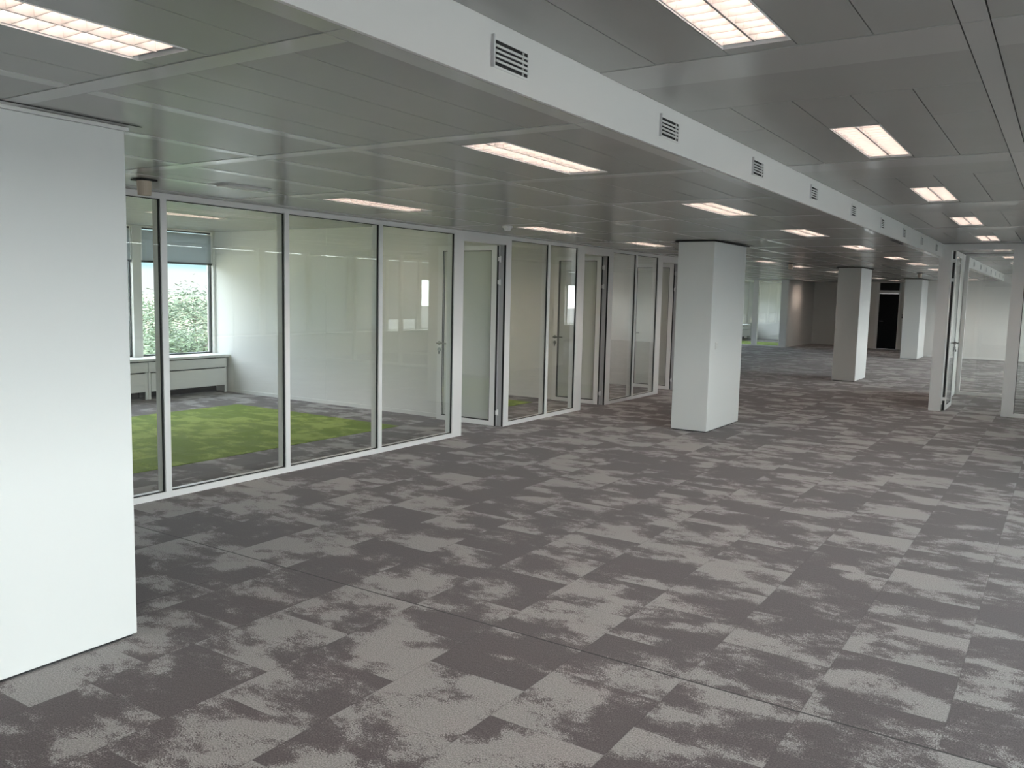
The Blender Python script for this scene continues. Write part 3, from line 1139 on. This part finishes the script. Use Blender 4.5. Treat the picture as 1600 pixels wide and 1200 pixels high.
ORDV = ORD + ['twelfth', 'thirteenth', 'fourteenth', 'fifteenth', 'sixteenth', 'seventeenth', 'eighteenth', 'nineteenth']
vp = None
for i, y in enumerate(ventY):
    lab = '%s air vent, counted from the camera, on the white bulkhead face' % ORDV[i]
    loc = (BX, y, 2.447)
    if vp is None:
        vp = make_vent(lab, loc)
    else:
        dup(vp, loc, lab)

# ------------------------------------------------------------------ small ceiling fixtures


def sensor_box(label, x, y):
    t = thing('ceiling_sensor', label, 'ceiling sensor', (x, y, LOW), 'box-shaped ceiling sensors')
    o = t.location
    MB(o).box(x - 0.06, x + 0.06, y - 0.06, y + 0.06, LOW - 0.012, LOW - 0.0025).build('mount_plate', M_DARK, t)
    MB(o).cyl((x, y, LOW - 0.0125), (x, y, LOW - 0.105), 0.047, 20, 0.042).build('housing', M_WOODBOX, t)
    return t


sensor_box('beige can-shaped sensor under the ceiling beside the near pillar top', -5.18, 3.44)
sensor_box('tiny distant sensor under the ceiling left of the third pillar', -4.55, 16.75)
sensor_box('tiny distant dark sensor above the farthest pillar', -2.99, 22.1)
t = thing('smoke_detector', 'flat white smoke detector on the ceiling left of the second corridor light', 'smoke detector', (-4.93, 7.42, LOW))
o = t.location
MB(o).cyl((-4.93, 7.42, LOW - 0.0022), (-4.93, 7.42, LOW - 0.02), 0.055, 24, 0.055).build('base', M_WHITEP, t)
MB(o).cyl((-4.93, 7.42, LOW - 0.0202), (-4.93, 7.42, LOW - 0.05), 0.045, 24, 0.03).build('sensor_head', M_WHITEP, t)
x0, x1, y0, y1 = EXIT
g = 0.003
t = thing('emergency_light', 'small recessed grey emergency light in the ceiling above the first glass panes', 'emergency light', ((x0 + x1) / 2, (y0 + y1) / 2, LOW))
o = t.location
m = MB(o)
m.box(x0 + g, x0 + 0.012, y0 + g, y1 - g, LOW - 0.002, LOW + 0.05)
m.box(x1 - 0.012, x1 - g, y0 + g, y1 - g, LOW - 0.002, LOW + 0.05)
m.box(x0 + 0.012, x1 - 0.012, y0 + g, y0 + 0.012, LOW - 0.002, LOW + 0.05)
m.box(x0 + 0.012, x1 - 0.012, y1 - 0.012, y1 - g, LOW - 0.002, LOW + 0.05)
m.box(x0 + g, x1 - g, y0 + g, y1 - g, LOW + 0.05, LOW + 0.055)
m.build('housing', M_PROFILE, t)
MB(o).box(x0 + 0.02, x1 - 0.035, y0 + 0.05, y1 - 0.02, LOW - 0.014, LOW + 0.045).build('lens', M_GRILLE, t, bevel=0.006)

# ------------------------------------------------------------------ outside
struct(MB().box(-900, -12.5, -400, 600, -9.2, -9.0).build('ground_meadow', M_GRASS))
struct(MB().box(4.5, 400, -400, 600, -9.2, -9.0).build('ground_paving', M_PAVING))


def tree(label, x, y, zc, rx, rz, n, size, mat, group='trees outside the window', droop=0.5):
    rnd = random.Random(int(x * 13 + y * 7))
    t = thing('tree', label, 'tree', (x, y, -9.0), group)
    bm = bmesh.new()
    # clumps first, then leaves within the clumps
    clumps = []
    while len(clumps) < 70:
        p = Vector((rnd.uniform(-1, 1), rnd.uniform(-1, 1), rnd.uniform(-1, 1)))
        if 0.45 < p.length < 1:
            clumps.append(Vector((p.x * rx, p.y * rx, p.z * rz)))
    for i in range(n):
        c = clumps[rnd.randrange(len(clumps))]
        cr_ = rx * 0.23
        q = Vector((rnd.gauss(0, 1) * cr_, rnd.gauss(0, 1) * cr_, rnd.gauss(0, 0.55) * cr_))
        p = c + q + Vector((0, 0, zc + 9.0))
        a = rnd.uniform(0, 2 * math.pi)
        d = Vector((math.cos(a), math.sin(a), rnd.uniform(-droop, 0.25))).normalized()
        s = d.cross(Vector((rnd.uniform(-0.4, 0.4), rnd.uniform(-0.4, 0.4), 1))).normalized()
        l, w = size * rnd.uniform(0.7, 1.5), size * rnd.uniform(0.25, 0.45)
        vs = [bm.verts.new(v) for v in (p - d * l * 0.5, p + s * w * 0.5, p + d * l * 0.5, p - s * w * 0.5)]
        bm.faces.new(vs)
    me = bpy.data.meshes.new('foliage')
    bm.to_mesh(me)
    bm.free()
    me.materials.append(mat)
    f = bpy.data.objects.new('foliage', me)
    COL.objects.link(f)
    f.parent = t
    m = MB()
    top = zc + 9.0 + rz * 0.6
    m.cyl((0, 0, 0), (0, 0, top), 0.28, 10, 0.04)
    for c in clumps[::3]:
        zz = max(0.4 * (zc + 9), c.z + zc + 9 - 0.4)
        m.cyl((0, 0, zz - 0.5), (c.x, c.y, c.z + zc + 9), 0.06, 6, 0.015)
    m.build('trunk', M_TRUNK, t)
    return t


tree('pale green tree filling the window beside the back wall', -28.0, 20.6, -2.9, 2.6, 3.6, 30000, 0.17, M_LEAF)
tree('leafy green tree low in the window next to the near pillar', -40, 25.4, -4.4, 2.8, 3.4, 16000, 0.24, M_LEAF)
tree('rounder tree standing behind the pale green window tree', -55, 40.5, -3.2, 3.6, 4.6, 12000, 0.35, M_LEAF2)
tree('distant tree at the left side of the window view', -110, 71, -5.5, 7.0, 6.0, 8000, 0.8, M_LEAF2)
tree('distant tree beyond the meadow in the window view', -128, 94, -5.5, 8.0, 6.0, 8000, 0.8, M_LEAF2)
